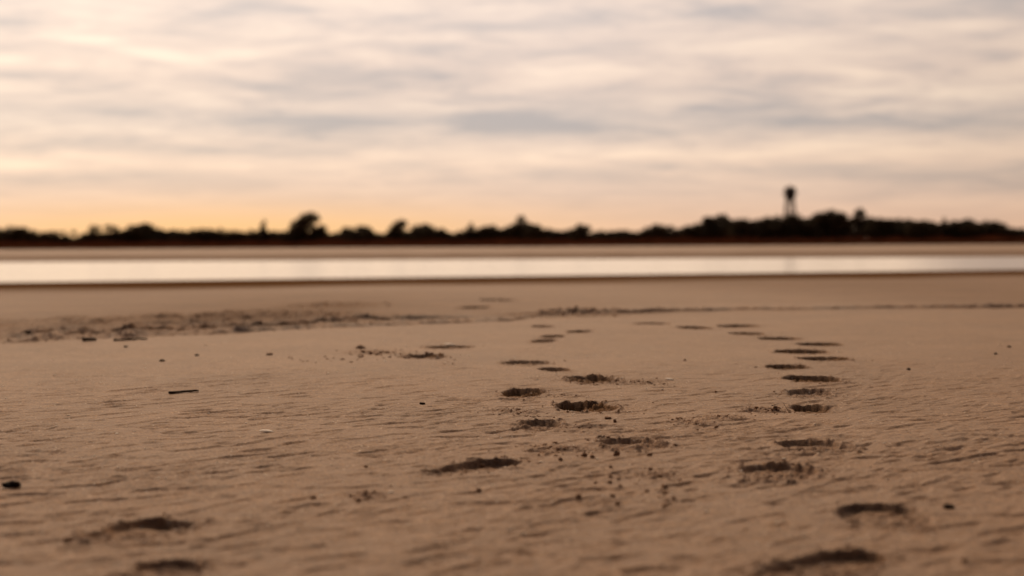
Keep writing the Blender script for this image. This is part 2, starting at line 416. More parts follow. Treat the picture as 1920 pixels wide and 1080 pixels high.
# ------------------------------------------------------------------ water
o = mesh('water', [(-1800, 20, -0.5), (1800, 20, -0.5), (1800, 110, -0.5), (-1800, 110, -0.5)], [(0, 1, 2, 3)], water_material(), smooth=False)
tag(o, kind='structure')

# ------------------------------------------------------------------ lumps, twigs, shells on the sand
def ico(sub):
    import bmesh
    bm = bmesh.new(); bmesh.ops.create_icosphere(bm, subdivisions=sub, radius=1)
    v = np.array([x.co[:] for x in bm.verts]); f = np.array([[q.index for q in x.verts] for x in bm.faces]); bm.free()
    return v, f
I1, I2, I3 = ico(1), ico(2), ico(3)

def lump(base, size, seed, jag=0.45, sq=(1, 1, 1)):
    v, f = base
    n = perlin(v[:, 0] * 1.3 + seed * 3.7 + v[:, 2], v[:, 1] * 1.3 - v[:, 2] * 0.9 + seed, 200) + \
        0.6 * perlin(v[:, 0] * 3.1 + seed + v[:, 2] * 2, v[:, 1] * 3.1 + v[:, 2] * 1.7, 201)
    return v * (1 + jag * n)[:, None] * np.array(sq) * size, f

def put(name, px, py, rx, ry, rz, mat, label, cat, group=None, jag=0.45, seed=1, sink=0.3):
    x, y = at(px, py); z = float(H([x], [y])[0])
    v, f = lump(I3, 1.0, seed, jag, (rx, ry, rz))
    o = mesh(name, v, f, mat, loc=(x, y, z + rz * (1 - 2 * sink) * 0.8))
    return tag(o, label, cat, group)

def tube(pts, radii, sides=7):
    V, F = [], []
    for i, (p, r) in enumerate(zip(pts, radii)):
        d = Vector(pts[min(i + 1, len(pts) - 1)]) - Vector(pts[max(i - 1, 0)]); d.normalize()
        a = d.cross(Vector((0.13, 0.21, 1)) if abs(d.z) < .9 else Vector((1, 0, 0))).normalized(); b = d.cross(a)
        for k in range(sides):
            q = Vector(p) + (a * math.cos(2 * math.pi * k / sides) + b * math.sin(2 * math.pi * k / sides)) * r
            V.append(q[:])
    n = len(pts)
    for i in range(n - 1):
        for k in range(sides):
            F.append((i * sides + k, i * sides + (k + 1) % sides, (i + 1) * sides + (k + 1) % sides, (i + 1) * sides + k))
    F.append(tuple(range(sides))[::-1]); F.append(tuple((n - 1) * sides + k for k in range(sides)))
    return V, F

def stick(name, q0, q1, r, mat, label, cat, lift0=0, lift1=0, wob=0.002, group=None):
    (x0, y0), (x1, y1) = at(*q0), at(*q1)
    z0 = float(H([x0], [y0])[0]) + r * 0.8 + lift0; z1 = float(H([x1], [y1])[0]) + r * 0.8 + lift1
    pts, rad = [], []
    for i in range(9):
        t = i / 8
        pts.append(((x1 - x0) * t + random.uniform(-wob, wob), (y1 - y0) * t + random.uniform(-wob, wob), (z1 - z0) * t + random.uniform(-wob, wob) * .4))
        rad.append(r * random.uniform(0.8, 1.1) * (1 - 0.35 * t))
    V, Fc = tube(pts, rad)
    return tag(mesh(name, V, Fc, mat, loc=(x0, y0, z0)), label, cat, group)

stick('twig', (317, 739), (372, 735), 0.0042, WOOD, 'straight dark twig lying alone on the smooth sand at left', 'twig', wob=0.0012)
stick('twig', (154, 641), (180, 640), 0.009, WOOD, 'short thick dark twig at the lower edge of the wrack band', 'twig', wob=0.004)
stick('twig', (212, 640), (276, 637), 0.006, WOOD, 'long thin brown twig in the wrack band, right of the short thick one', 'twig', wob=0.005)
stick('dry_stalk', (1480, 770), (1468, 766), 0.0009, STRAW, 'thin dry stalk sticking up slanting beside a footprint', 'stalk', lift1=0.0175, wob=0.0003)
stick('dry_stalk', (1447, 759), (1460, 755), 0.0009, STRAW, 'tiny dry stalk lying by the round sand ball', 'stalk', wob=0.0003)

def shell(px, py, r, label, rz=0.0, tilt=0.0, lift=0.001):
    x, y = at(px, py); z = float(H([x], [y])[0])
    V, Fc, n, m = [], [], 18, 6
    for layer in (0, 1):
        for i in range(m + 1):
            for k in range(n):
                a = 2 * math.pi * k / n; q = i / m
                rib = 1 + 0.06 * math.cos(9 * a) * q
                V.append((r * 1.35 * q * rib * math.cos(a), r * 0.8 * q * rib * math.sin(a) + r * 0.25 * (1 - q), r * 0.30 * (1 - q * q) - layer * r * 0.05))
    L = (m + 1) * n
    for layer in (0, 1):
        for i in range(m):
            for k in range(n):
                f = (layer * L + i * n + k, layer * L + (i + 1) * n + k, layer * L + (i + 1) * n + (k + 1) % n, layer * L + i * n + (k + 1) % n)
                Fc.append(f if layer == 0 else f[::-1])
    for k in range(n):
        Fc.append((m * n + k, L + m * n + k, L + m * n + (k + 1) % n, m * n + (k + 1) % n))
    o = mesh('shell', V, Fc, SHELL, loc=(x, y, z + r * 0.1 + lift)); o.rotation_euler = (tilt, 0.12, rz)
    return tag(o, label, 'shell')
shell(500, 810, 0.0115, 'pale cream shell lying alone on rippled sand at left', 0.4, 0.0, 0.0012)
shell(1255, 713, 0.010, 'small peach shell at the end of the crumb trail', -0.3)
shell(843, 645, 0.016, 'pale orange shell on the rim of a long blurred footprint', 0.2)
shell(1470, 858, 0.0045, 'tiny white shell between the ragged oval footprint and the next one beyond', 0.7)
shell(219, 813, 0.0035, 'tiny pale shell lying left of the cream shell', 1.2)

put('seaweed_scrap', 22, 911, .0125, .011, .0075, WEED, 'black clump of seaweed at the left edge of the frame', 'seaweed', jag=.7, seed=3)
put('pebble', 792, 757, .0075, .006, .0038, WEED, 'small black pebble on rippled sand left of the central trail', 'pebble', seed=5)
put('pebble', 1778, 953, .0085, .007, .0055, WOOD, 'brown pebble right of the broad squarish footprint', 'pebble', seed=6)
put('pebble', 1704, 693, .0060, .006, .0050, WOOD, 'lone brown pebble on smooth sand right of the right-hand trail', 'pebble', seed=7)
put('pebble', 1892, 650, .0060, .006, .0050, WOOD, 'dark pebble near the right edge, upper of two', 'pebble', seed=8)
put('pebble', 1867, 665, .0055, .006, .0045, WOOD, 'dark pebble near the right edge, lower of two', 'pebble', seed=9)
put('pebble', 303, 677, .0085, .007, .0060, WEED, 'dark pebble on smooth sand above the straight twig', 'pebble', seed=10)
put('pebble', 369, 667, .0080, .007, .0050, WEED, 'flat dark pebble up and right of the straight twig', 'pebble', seed=11)
put('pebble', 236, 652, .0080, .007, .0050, WEED, 'dark pebble just below the wrack band at left', 'pebble', seed=12)
put('pebble', 52, 634, .0120, .010, .0120, WEED, 'dark upright pebble in the wrack band at far left', 'pebble', seed=13)
put('sand_clod', 505, 666, .0120, .010, .0060, CLOD, 'brown sand clod left of the lumpy footprint, out on smooth sand', 'sand clod', seed=14)
put('sand_clod', 676, 655, .0160, .012, .0080, CLOD, 'flat brown sand clod between the wrack band and the lumpy footprint', 'sand clod', seed=15)
put('sand_clod', 1454, 766, .0062, .006, .0066, CLOD, 'round ball of damp sand left of the upright dry stalk', 'sand clod', seed=16, sink=.12)
put('sand_clod', 1096, 855, .0058, .005, .0042, CLOD, 'dark blocky clod, left one of a close pair nearer than the broken footprint', 'sand clod', seed=17, sink=.15)
put('sand_clod', 1111, 857, .0042, .004, .0030, CLOD, 'small dark clod, right one of a close pair nearer than the broken footprint', 'sand clod', seed=18, sink=.15)
put('sand_clod', 1156, 852, .0056, .006, .0056, CLOD, 'square dark clod directly below the broken footprint', 'sand clod', seed=19, sink=.1)
put('sand_clod', 1218, 854, .0045, .004, .0030, CLOD, 'flat clod below the right end of the broken footprint', 'sand clod', seed=20, sink=.15)
put('sand_clod', 977, 833, .0040, .004, .0026, CLOD, 'small flat clod on the sand below the square-ended footprint', 'sand clod', seed=21, sink=.15)
put('sand_clod', 1051, 862, .0045, .005, .0040, CLOD, 'leaning clod below the scattered crumbs in the centre', 'sand clod', seed=22, sink=.15)
put('sand_clod', 1153, 791, .0040, .004, .0044, CLOD, 'small pointed clod right of the square-ended footprint', 'sand clod', seed=23, sink=.1)
put('sand_clod', 1140, 786, .0085, .007, .0036, CLOD, 'flat grey lump right of the square-ended footprint', 'sand clod', seed=24, sink=.15)
put('sand_clod', 1284, 676, .0050, .005, .0040, CLOD, 'small clod alone between the two trails, far off', 'sand clod', seed=25)
for i, (px, py, s) in enumerate([(1145,875,.0042),(1116,905,.0040),(1123,914,.0040),(1143,903,.0046),(1160,897,.0040),(1163,911,.0042),(1085,930,.0055),
                                 (1149,928,.0052),(1158,942,.0046),(1247,910,.0058),(1247,923,.0058),(1246,948,.0056),(1263,934,.0045),(1294,904,.0045),
                                 (1220,878,.0052),(1213,919,.0048),(898,916,.0050),(686,876,.0040),(672,934,.0055),(587,930,.0058),(1290,902,.0035),(1342,733,.0045)]):
    put('sand_clod', px, py, s * .8, s * .75, s * .5, CLOD, 'small dark sand clod strewn over the near sand below the trails', 'sand clod', 'clods strewn over the near sand', seed=40 + i, sink=.12)

# loose crumbs of sand, far too many to count
cv, cf, off = [], [], 0
def crumbs(x, y, s, base=I1):
    global off
    z = H(x, y)
    for i in range(len(x)):
        q = RNG.random(3) * 0.6 + 0.6
        v, f = lump(base, s[i], RNG.random() * 50, 0.5, (q[0] * 1.25, q[1] * 1.25, q[2] * 0.7))
        a = RNG.random() * 6.28; c, sn = math.cos(a), math.sin(a)
        v = np.stack([v[:, 0] * c - v[:, 1] * sn, v[:, 0] * sn + v[:, 1] * c, v[:, 2]], -1)
        cv.append(v + np.array([x[i], y[i], z[i] + s[i] * 0.12])); cf.append(f + off); off += len(v)
for k, p in enumerate(PRINTS):
    rough = p[7]; n = int(34 * rough ** 2) + 4
    ang = RNG.random(n) * 2 * np.pi; rr = 1.05 + RNG.exponential(0.22, n)
    u = np.cos(ang) * rr * p[4] * 0.55; v = np.sin(ang) * rr * p[3] * 0.52
    c, s_ = math.cos(p[2]), math.sin(p[2])
    crumbs(p[0] + u * c + v * s_, p[1] - u * s_ + v * c, 0.0007 + RNG.exponential(0.0009, n).clip(0, .0036) * (0.6 + 0.5 * rough))
for (x, y, rx, ry) in SC:
    n = 46
    crumbs(x + RNG.normal(0, rx * .8, n), y + RNG.normal(0, ry * .9, n), (0.0008 + RNG.exponential(0.0011, n).clip(0, .0040)) * (1 if rx < .2 else 2.5))
def spread(px0, py0, px1, py1, n, w, s):
    t = RNG.random(n); a, b = at(px0, py0), at(px1, py1)
    crumbs(a[0] + (b[0] - a[0]) * t + RNG.normal(0, w, n), a[1] + (b[1] - a[1]) * t + RNG.normal(0, w * 1.6, n), s * (0.5 + RNG.exponential(0.5, n).clip(0, 2)))
spread(1150, 712, 1255, 722, 34, .012, .0022); spread(1020, 738, 1100, 744, 36, .018, .0018); spread(940, 765, 1010, 785, 50, .02, .0016)
spread(1050, 800, 1120, 797, 40, .012, .0015); spread(1000, 838, 1090, 845, 70, .016, .0019); spread(1400, 764, 1490, 768, 50, .012, .0021)
spread(1140, 768, 1180, 772, 30, .02, .0015); spread(920, 865, 990, 862, 30, .012, .0022); spread(660, 668, 740, 662, 30, .03, .004)
spread(560, 672, 660, 680, 20, .06, .0035); spread(690, 660, 830, 684, 40, .05, .0035); spread(1240, 905, 1250, 950, 14, .006, .0035)
n = 1100
t = RNG.random(n) ** 1.5 * 8.4 - 4.2
crumbs(t, np.interp(t, WX, WY) + RNG.exponential(0.25, n) * np.where(t < 0, 1, .30) - 0.02, 0.0015 + RNG.exponential(0.0018, n).clip(0, .008))
o = mesh('sand_crumbs', np.concatenate(cv), np.concatenate(cf), CLOD, smooth=False)
tag(o, 'loose crumbs of damp sand strewn round the footprints and wrack line', 'crumbs', kind='stuff')

# flakes of crushed shell lying on the sand
n = 900
yy = 1.9 + RNG.random(n) ** 1.2 * 4.0; xx = (RNG.random(n) * 0.8 - 0.4) * yy
zz = H(xx, yy); fv, ff = [], []
for i in range(n):
    s = 0.0009 + RNG.exponential(0.0006)
    v, f = lump(I1, s, i, 0.4, (1.3, 0.9, 0.35)); fv.append(v + np.array([xx[i], yy[i], zz[i] + s * .3])); ff.append(f + i * len(v))
o = mesh('shell_fragments', np.concatenate(fv), np.concatenate(ff), SHELL, smooth=False)
tag(o, 'tiny pale shell fragments scattered over the sand', 'shell fragments', kind='stuff')

# ------------------------------------------------------------------ far shore: trees, scrub, grass, tower
TY = 300.0
def leaves(centres, radii, n, size):
    """n leaf-sized faces spread through a set of ellipsoids."""
    centres, radii = np.asarray(centres, float), np.asarray(radii, float)
    vol = radii.prod(axis=1) ** 0.8; pick = RNG.choice(len(centres), n, p=vol / vol.sum())
    d = RNG.normal(size=(n, 3)); d /= np.linalg.norm(d, axis=1)[:, None]
    rad = RNG.random(n) ** 0.45
    P = centres[pick] + d * rad[:, None] * radii[pick]
    a = RNG.normal(size=(n, 3)); a /= np.linalg.norm(a, axis=1)[:, None]
    b = np.cross(a, RNG.normal(size=(n, 3))); b /= np.linalg.norm(b, axis=1)[:, None]
    s = size * (0.6 + 0.8 * RNG.random(n))[:, None]
    Vv = np.stack([P - a * s - b * s * .2, P + b * s * .55, P + a * s, P - b * s * .55], axis=1).reshape(-1, 3)
    return Vv, np.arange(n * 4).reshape(-1, 4)

def ground_z(x, y): return float(base_height(np.array([x]), np.array([y]))[0])

def tree(name, px, top, width, style, label, cat, group, dy=0.0, leaf=LEAF):
    Y = TY + dy; k = Y / FOC; x = along(px, Y); g = ground_z(x, Y)
    h = EYE + (hor(px) - top + 3) * k - g; w = width * 1.1 * k
    root = empty(name, (x, Y, g)); tag(root, label, cat, group)
    C, Rd = [], []
    if style == 'dome':
        C += [(0, 0, h * .52)]; Rd += [(w * .46, w * .40, h * .42)]
        for i in range(7):
            a = RNG.random() * 6.28; q = .25 + .2 * RNG.random()
            C.append((w * q * math.cos(a), w * q * math.sin(a), h * (.42 + .38 * RNG.random()))); Rd.append((w * .2, w * .2, h * .17))
        C.append((w * .05, 0, h * .86)); Rd.append((w * .2, w * .2, h * .13))
    elif style == 'lean':
        for q, s, r in ((-.22, .35, .24), (-.08, .56, .25), (.06, .72, .24), (.20, .86, .17), (.30, .80, .11), (.30, .28, .20), (.05, .3, .25)):
            C.append((w * q, RNG.normal() * w * .08, h * s)); Rd.append((w * r, w * r, h * min(r, 1 - s) * .95))
    elif style == 'ragged':
        for i in range(9):
            q = (i + .5) / 9 - .5
            C.append((w * q, RNG.normal() * w * .12, h * (.45 + .40 * RNG.random()))); Rd.append((w * .12, w * .14, h * .14))
        C.append((0, 0, h * .3)); Rd.append((w * .48, w * .35, h * .3))
    elif style == 'hedge':
        for i in range(8):
            q = (i + .5) / 8 - .5
            C.append((w * q, RNG.normal() * .4, h * (.50 + .04 * RNG.normal()))); Rd.append((w * .10, 1.2, h * .42))
    elif style == 'peak':
        C += [(0, 0, h * .35), (0, 0, h * .62), (0, 0, h * .84), (-w * .25, 0, h * .4), (w * .27, 0, h * .42)]
        Rd += [(w * .45, w * .36, h * .33), (w * .28, w * .26, h * .2), (w * .11, w * .11, h * .16), (w * .2, w * .2, h * .3), (w * .2, w * .2, h * .3)]
    elif style == 'tuft':
        C += [(0, 0, h * .88), (w * .16, 0, h * .8), (-w * .17, 0, h * .82), (-w * .25, 0, h * .60), (-w * .1, 0, h * .45)]; Rd += [(w * .3, w * .3, h * .11)] * 3 + [(w * .22, w * .22, h * .13)] * 2
    elif style == 'sparse':
        for i in range(12):
            q = .25 + .70 * RNG.random()
            C.append((w * RNG.normal() * .30 * (1.1 - q), w * RNG.normal() * .2, h * q)); Rd.append((w * .15, w * .15, h * .08))
    size = 0.33
    area = sum(a[0] * a[2] for a in Rd)
    n = int(min(3200, max(260, area * (120 if style not in ('sparse', 'tuft', 'ragged') else 75))))
    Vv, Fv = leaves(C, Rd, n, size); Vv[:, 2] = np.maximum(Vv[:, 2], 0.05)
    mesh('crown', Vv, Fv, leaf, root, smooth=False)
    VV, FF = [], []
    top_c = max(C, key=lambda c: c[2])
    def limb(p0, p1, r0, r1):
        m0, m1 = Vector(p0), Vector(p1)
        pts = [m0.lerp(m1, i / 4) + Vector((RNG.normal() * .06, RNG.normal() * .06, 0)) * (0 if i in (0, 4) else 1) for i in range(5)]
        v, f = tube([p[:] for p in pts], [r0 + (r1 - r0) * i / 4 for i in range(5)], 6)
        o_ = len(VV); VV.extend(v); FF.extend([tuple(q + o_ for q in ff_) for ff_ in f])
    fork = (top_c[0] * .35, top_c[1] * .35, top_c[2] * .42)
    limb((0, 0, -0.15), fork, .05 * h * .5 + .04, .03 * h * .5 + .02)
    for c in C: limb(fork, (c[0] * .9, c[1] * .9, max(c[2], fork[2] + .1)), .06, .02)
    mesh('trunk', VV, FF, BARK, root)
    return root

G1, G2 = 'scrub trees on the far shore', 'trees of the dark wood round the tower'
T = [
 (-60, 430, 60, 'dome', 'rounded scrub tree at the very left of the far shore'),
 (10, 424, 34, 'ragged', 'gappy ragged tree at the left end of the far shore'),
 (42, 427, 46, 'dome', 'dense round bush right of the gappy tree at the left end'),
 (85, 437, 40, 'dome', 'low bush in the dip near the left end of the far shore'),
 (120, 432, 40, 'ragged', 'flat-topped ragged bush left of the first sky gap'),
 (172, 436, 36, 'dome', 'low rounded bush just right of the first sky gap'),
 (197, 419, 46, 'ragged', 'ragged twin-topped tree left of the round dome tree'),
 (236, 432, 50, 'dome', 'low bush filling between the ragged twin top and the round dome tree'),
 (270, 420, 62, 'dome', 'dark round dome tree on the left part of the far shore'),
 (304, 429, 34, 'sparse', 'thin see-through tree at the right flank of the round dome tree'),
 (338, 434, 44, 'dome', 'small low bush between the round dome tree and the flat hedge'),
 (388, 428, 56, 'hedge', 'left half of the flat-topped hedge of scrub, with the sharper corner'),
 (445, 431, 80, 'hedge', 'right half of the flat-topped hedge of scrub'),
 (495, 416, 26, 'sparse', 'thin bare twiggy tree at the end of the flat hedge'),
 (528, 441, 40, 'dome', 'low bush left of the tall leaning tree'),
 (570, 399, 72, 'lean', 'tallest dark tree leaning right against the orange glow'),
 (603, 424, 36, 'dome', 'round bush tucked under the leaning tall tree'),
 (640, 440, 50, 'dome', 'low bush between the tall leaning tree and the next dome'),
 (676, 425, 54, 'dome', 'small dome tree right of the tall leaning tree'),
 (716, 440, 40, 'dome', 'low bush left of the small leaning tree'),
 (744, 414, 48, 'lean', 'small tree leaning right, like a smaller copy of the tallest'),
 (793, 422, 48, 'dome', 'rounded tree right of the small leaning tree, taller of two'),
 (827, 430, 40, 'dome', 'rounded tree right of the small leaning tree, shorter of two'),
 (858, 438, 40, 'dome', 'low bush left of the pointed tree near mid shore'),
 (884, 419, 40, 'peak', 'pointed tree left of the spiky peaked one'),
 (920, 424, 46, 'dome', 'round tree between the pointed tree and the spiky peaked one'),
 (978, 407, 74, 'peak', 'spiky peaked tree, tallest of the middle of the shore'),
 (1005, 422, 40, 'dome', 'shoulder bush at the right of the spiky peaked tree'),
 (1045, 434, 44, 'sparse', 'thin low scrub right of the spiky peaked tree'),
 (1086, 422, 36, 'dome', 'narrow round tree standing alone right of mid shore'),
 (1120, 437, 44, 'dome', 'low bush right of the narrow round tree'),
 (1166, 434, 58, 'dome', 'broad low bush left of the flat black tree'),
 (1229, 423, 62, 'dome', 'flat black tree left of where the wood rises'),
 (1270, 432, 44, 'dome', 'low tree at the foot of the rising wood'),
 (1308, 421, 56, 'dome', 'first tree of the wood as it rises from the left'),
 (1351, 403, 58, 'dome', 'left shoulder tree of the wood, tall and round'),
 (1392, 411, 56, 'dome', 'tree between the left shoulder of the wood and the tower'),
 (1438, 408, 60, 'dome', 'broad tree just left of the tower'),
 (1481, 402, 50, 'dome', 'dark tree hiding the foot of the tower'),
 (1517, 416, 46, 'dome', 'lower tree in the dip right of the tower'),
 (1555, 394, 62, 'dome', 'tallest round tree of the wood, right of the tower'),
 (1588, 401, 44, 'ragged', 'ragged tree between the tallest round one and the tufted one'),
 (1613, 391, 26, 'tuft', 'slender tree with a single tuft on a bare trunk'),
 (1643, 411, 56, 'dome', 'round tree right of the slender tufted tree'),
 (1688, 419, 60, 'dome', 'tree in the long low stretch of the wood, left one'),
 (1732, 416, 56, 'dome', 'tree in the long low stretch of the wood, right one'),
 (1772, 410, 44, 'peak', 'slightly pointed tree in the right part of the wood'),
 (1812, 413, 64, 'dome', 'broad tree right of the slightly pointed one'),
 (1858, 416, 62, 'dome', 'last tall tree before the wood falls away to the right'),
 (1900, 430, 50, 'dome', 'low tree at the right end where the wood falls away'),
 (1955, 432, 70, 'dome', 'low bush at the very right of the far shore'),
]
for i, (px, top, w, st, lb) in enumerate(T):
    nm = {'hedge': 'scrub_hedge', 'tuft': 'tall_tree', 'lean': 'leaning_tree', 'sparse': 'bare_tree'}.get(st, 'shore_tree' if top < 428 else 'bush')
    ct = 'hedge' if st == 'hedge' else ('bush' if nm == 'bush' else 'tree')
    tree(nm, px, top, w, st, lb, ct, G2 if px > 1290 else G1, dy=(i * 37 % 9) - 4 + (8 if st in ('sparse', 'tuft') else 0), leaf=LEAF_B if st in ('sparse',) else LEAF)

# thicket behind and between the trees
xs_t = [-400, 0, 60, 150, 250, 400, 560, 700, 900, 1000, 1100, 1250, 1330, 1400, 1500, 1560, 1650, 1750, 1850, 1910, 2300]
tp_t = [436, 436, 438, 446, 436, 434, 439, 438, 436, 430, 439, 436, 422, 413, 412, 407, 413, 419, 418, 434, 436]
n = 46000
px = RNG.random(n) * 2700 - 400
Yt = TY + 8 + RNG.random(n) * 6
topz = EYE + (hor(px) - (np.interp(px, xs_t, tp_t) + 5 * perlin(px * .03, px * 0 + .5, 70) + 4 * perlin(px * .09, px * 0 + .5, 71))) * Yt / FOC
P = np.stack([along(px, Yt), Yt, topz * RNG.random(n) ** 0.7], -1)
a = RNG.normal(size=(n, 3)); a /= np.linalg.norm(a, axis=1)[:, None]; b = np.cross(a, RNG.normal(size=(n, 3))); b /= np.linalg.norm(b, axis=1)[:, None]
s = 0.55
Vv = np.stack([P - a * s, P + b * s * .6, P + a * s, P - b * s * .6], axis=1).reshape(-1, 3)
tag(mesh('thicket_undergrowth', Vv, np.arange(n * 4).reshape(-1, 4), LEAF, smooth=False), 'dark tangled undergrowth filling the shore behind the trees', 'undergrowth', kind='stuff')

# reddish dune grass along the foot of the trees
n = 40000
px = RNG.random(n) * 2800 - 440; Yg = 284 + 4 * perlin(px * .02, px * 0 + .5, 77) + 2.5 * perlin(px * .07, px * 0 + .5, 78) + RNG.random(n) * 9
xg = along(px, Yg); zg = base_height(xg, Yg)
hg = (1.0 + 0.9 * RNG.random(n)) * (0.8 + 0.4 * perlin(xg * .15, Yg * .1, 75)); dx = RNG.normal(0, .16, n); wd = 0.09 + 0.08 * RNG.random(n)
Vv = np.stack([np.stack([xg - wd, Yg, zg - .05], -1), np.stack([xg + wd, Yg, zg - .05], -1), np.stack([xg + dx, Yg + RNG.normal(0, .1, n), zg + hg], -1)], axis=1).reshape(-1, 3)
tag(mesh('dune_grass', Vv, np.arange(n * 3).reshape(-1, 3), GRASSM, smooth=False), 'rusty brown dune grass along the foot of the trees', 'dune grass', kind='stuff')

# tower: small tank on four splayed legs
def lathe(profile, sides=20):
    V, Fc = [], []
    for r, z in profile:
        for k in range(sides): V.append((r * math.cos(2 * math.pi * k / sides), r * math.sin(2 * math.pi * k / sides), z))
    for i in range(len(profile) - 1):
        for k in range(sides): Fc.append((i * sides + k, i * sides + (k + 1) % sides, (i + 1) * sides + (k + 1) % sides, (i + 1) * sides + k))
    Fc.append(tuple(range(sides))[::-1]); Fc.append(tuple((len(profile) - 1) * sides + k for k in range(sides)))
    return V, Fc
YT = 318.0; kt = YT / FOC; xt = along(1481.5, YT); gt = ground_z(xt, YT)
def zt(py): return EYE + (hor(1481) - py) * kt - gt
tw = tag(empty('water_tower', (xt, YT, gt)), 'dark tank tower on four splayed legs rising above the wood', 'tower')
mesh('tank', *lathe([(.25, zt(378)), (.70, zt(373)), (1.18, zt(369)), (1.26, zt(367)), (1.26, zt(354.5))]), STEEL, tw, smooth=False)
mesh('roof', *lathe([(1.42, zt(354.5)), (1.44, zt(353.7)), (.80, zt(350.5)), (.12, zt(349)), (.10, zt(347.5))]), STEEL, tw, smooth=False)
mesh('walkway', *lathe([(1.28, zt(368)), (1.62, zt(368)), (1.62, zt(367.2)), (1.28, zt(367.2))]), STEEL, tw, smooth=False)
VV, FF = [], []
for k in range(16):
    a = 2 * math.pi * k / 16
    v, f = tube([(1.58 * math.cos(a), 1.58 * math.sin(a), zt(366)), (1.58 * math.cos(a), 1.58 * math.sin(a), zt(359))], [.025, .025], 4); o_ = len(VV); VV += v; FF += [tuple(q + o_ for q in x) for x in f]
for zz_ in (359, 362.5):
    ring = [(1.58 * math.cos(2 * math.pi * k / 24), 1.58 * math.sin(2 * math.pi * k / 24), zt(zz_)) for k in range(25)]
    v, f = tube(ring, [.025] * 25, 4); o_ = len(VV); VV += v; FF += [tuple(q + o_ for q in x) for x in f]
mesh('railing', VV, FF, STEEL, tw)
def legpt(sx, sy, z):
    t = 1 - z / zt(370); r = .80 + 1.05 * t
    return (sx * r, sy * r, z)
for sx, sy in ((-1, -1), (1, -1), (1, 1), (-1, 1)):
    v, f = tube([legpt(sx * .92, sy * .92, -.2), legpt(sx * .92, sy * .92, zt(368))], [.16, .13], 8); mesh('leg', v, f, STEEL, tw)
lv = [0.6, zt(425), zt(405), zt(387), zt(374)]
cor = [(-1, -1), (1, -1), (1, 1), (-1, 1)]
for i in range(4):
    (ax, ay), (bx, by) = cor[i], cor[(i + 1) % 4]
    VV, FF = [], []
    for j in range(len(lv) - 1):
        for p0, p1 in ((legpt(ax * .92, ay * .92, lv[j]), legpt(bx * .92, by * .92, lv[j + 1])), (legpt(bx * .92, by * .92, lv[j]), legpt(ax * .92, ay * .92, lv[j + 1])),
                       (legpt(ax * .92, ay * .92, lv[j + 1]), legpt(bx * .92, by * .92, lv[j + 1]))):
            v, f = tube([p0, p1], [.045, .045], 5); o_ = len(VV); VV += v; FF += [tuple(q + o_ for q in x) for x in f]
    mesh('brace', VV, FF, STEEL, tw)
v, f = tube([(0, 0, -.2), (0, 0, zt(377))], [.12, .12], 8); mesh('riser_pipe', v, f, STEEL, tw)

# ------------------------------------------------------------------ sky and sun
SUN_AZ, SUN_EL = -22.0, 18.0
w = bpy.data.worlds.new('World'); scene.world = w; w.use_nodes = True
nt = w.node_tree; bg = nt.nodes['Background']
sky = nt.nodes.new('ShaderNodeTexSky'); sky.sky_type = 'NISHITA'; sky.sun_disc = False
sky.sun_elevation = R(SUN_EL); sky.sun_rotation = R(SUN_AZ); sky.dust_density = 3.0
tc = nt.nodes.new('ShaderNodeTexCoord'); dirv = tc.outputs['Generated']
sep = nt.nodes.new('ShaderNodeSeparateXYZ'); link(nt, dirv, sep.inputs[0])
dx_, dy_, dz_ = sep.outputs
el = M(nt, 'MULTIPLY', M(nt, 'ARCSINE', dz_), 57.2958)
az = M(nt, 'MULTIPLY', M(nt, 'ARCTAN2', dx_, dy_), 57.2958)
def gauss(c_az, c_el, sa, se, rot=0.0):
    a = M(nt, 'SUBTRACT', az, c_az); e = M(nt, 'SUBTRACT', el, c_el)
    if rot: e = M(nt, 'SUBTRACT', e, M(nt, 'MULTIPLY', a, rot))
    q = M(nt, 'ADD', M(nt, 'POWER', M(nt, 'ABSOLUTE', M(nt, 'MULTIPLY', a, 1 / sa)), 2.0), M(nt, 'POWER', M(nt, 'ABSOLUTE', M(nt, 'MULTIPLY', e, 1 / se)), 2.0))
    return M(nt, 'EXPONENT', M(nt, 'MULTIPLY', q, -1.0))
base = ramp(nt, M(nt, 'MULTIPLY', el, 1 / 90.0), [
    (0.0, lin(250, 208, 172)), (0.6 / 90, lin(249, 211, 178)), (2.0 / 90, lin(240, 214, 190)), (3.3 / 90, lin(250, 226, 201)), (4.8 / 90, lin(232, 217, 201)),
    (6.6 / 90, lin(240, 222, 205)), (9.3 / 90, lin(247, 231, 215)), (18 / 90, lin(255, 225, 187)), (30 / 90, lin(255, 211, 160)), (50 / 90, lin(205, 184, 168)), (1.0, lin(180, 176, 178))])
# cloud deck: perspective of a flat layer, so the banks flatten towards the horizon
den = M(nt, 'ADD', M(nt, 'MAXIMUM', dz_, 0.0), 0.085)
cx = M(nt, 'DIVIDE', dx_, den); cy = M(nt, 'DIVIDE', dy_, den)
cmb = nt.nodes.new('ShaderNodeCombineXYZ'); link(nt, cx, cmb.inputs[0]); link(nt, cy, cmb.inputs[1])
rotn = nt.nodes.new('ShaderNodeMapping'); rotn.inputs['Rotation'].default_value = (0, 0, R(-12)); rotn.inputs['Scale'].default_value = (0.75, 1.0, 1.0); link(nt, cmb.outputs[0], rotn.inputs['Vector'])
big = noise(nt, rotn.outputs[0], 0.75, 4, 0.55, 0.6)
fine = noise(nt, rotn.outputs[0], 2.6, 5, 0.6, 0.8)
cl = M(nt, 'ADD', M(nt, 'MULTIPLY', M(nt, 'SUBTRACT', big, 0.5), 1.1), M(nt, 'MULTIPLY', M(nt, 'SUBTRACT', fine, 0.5), 2.0))
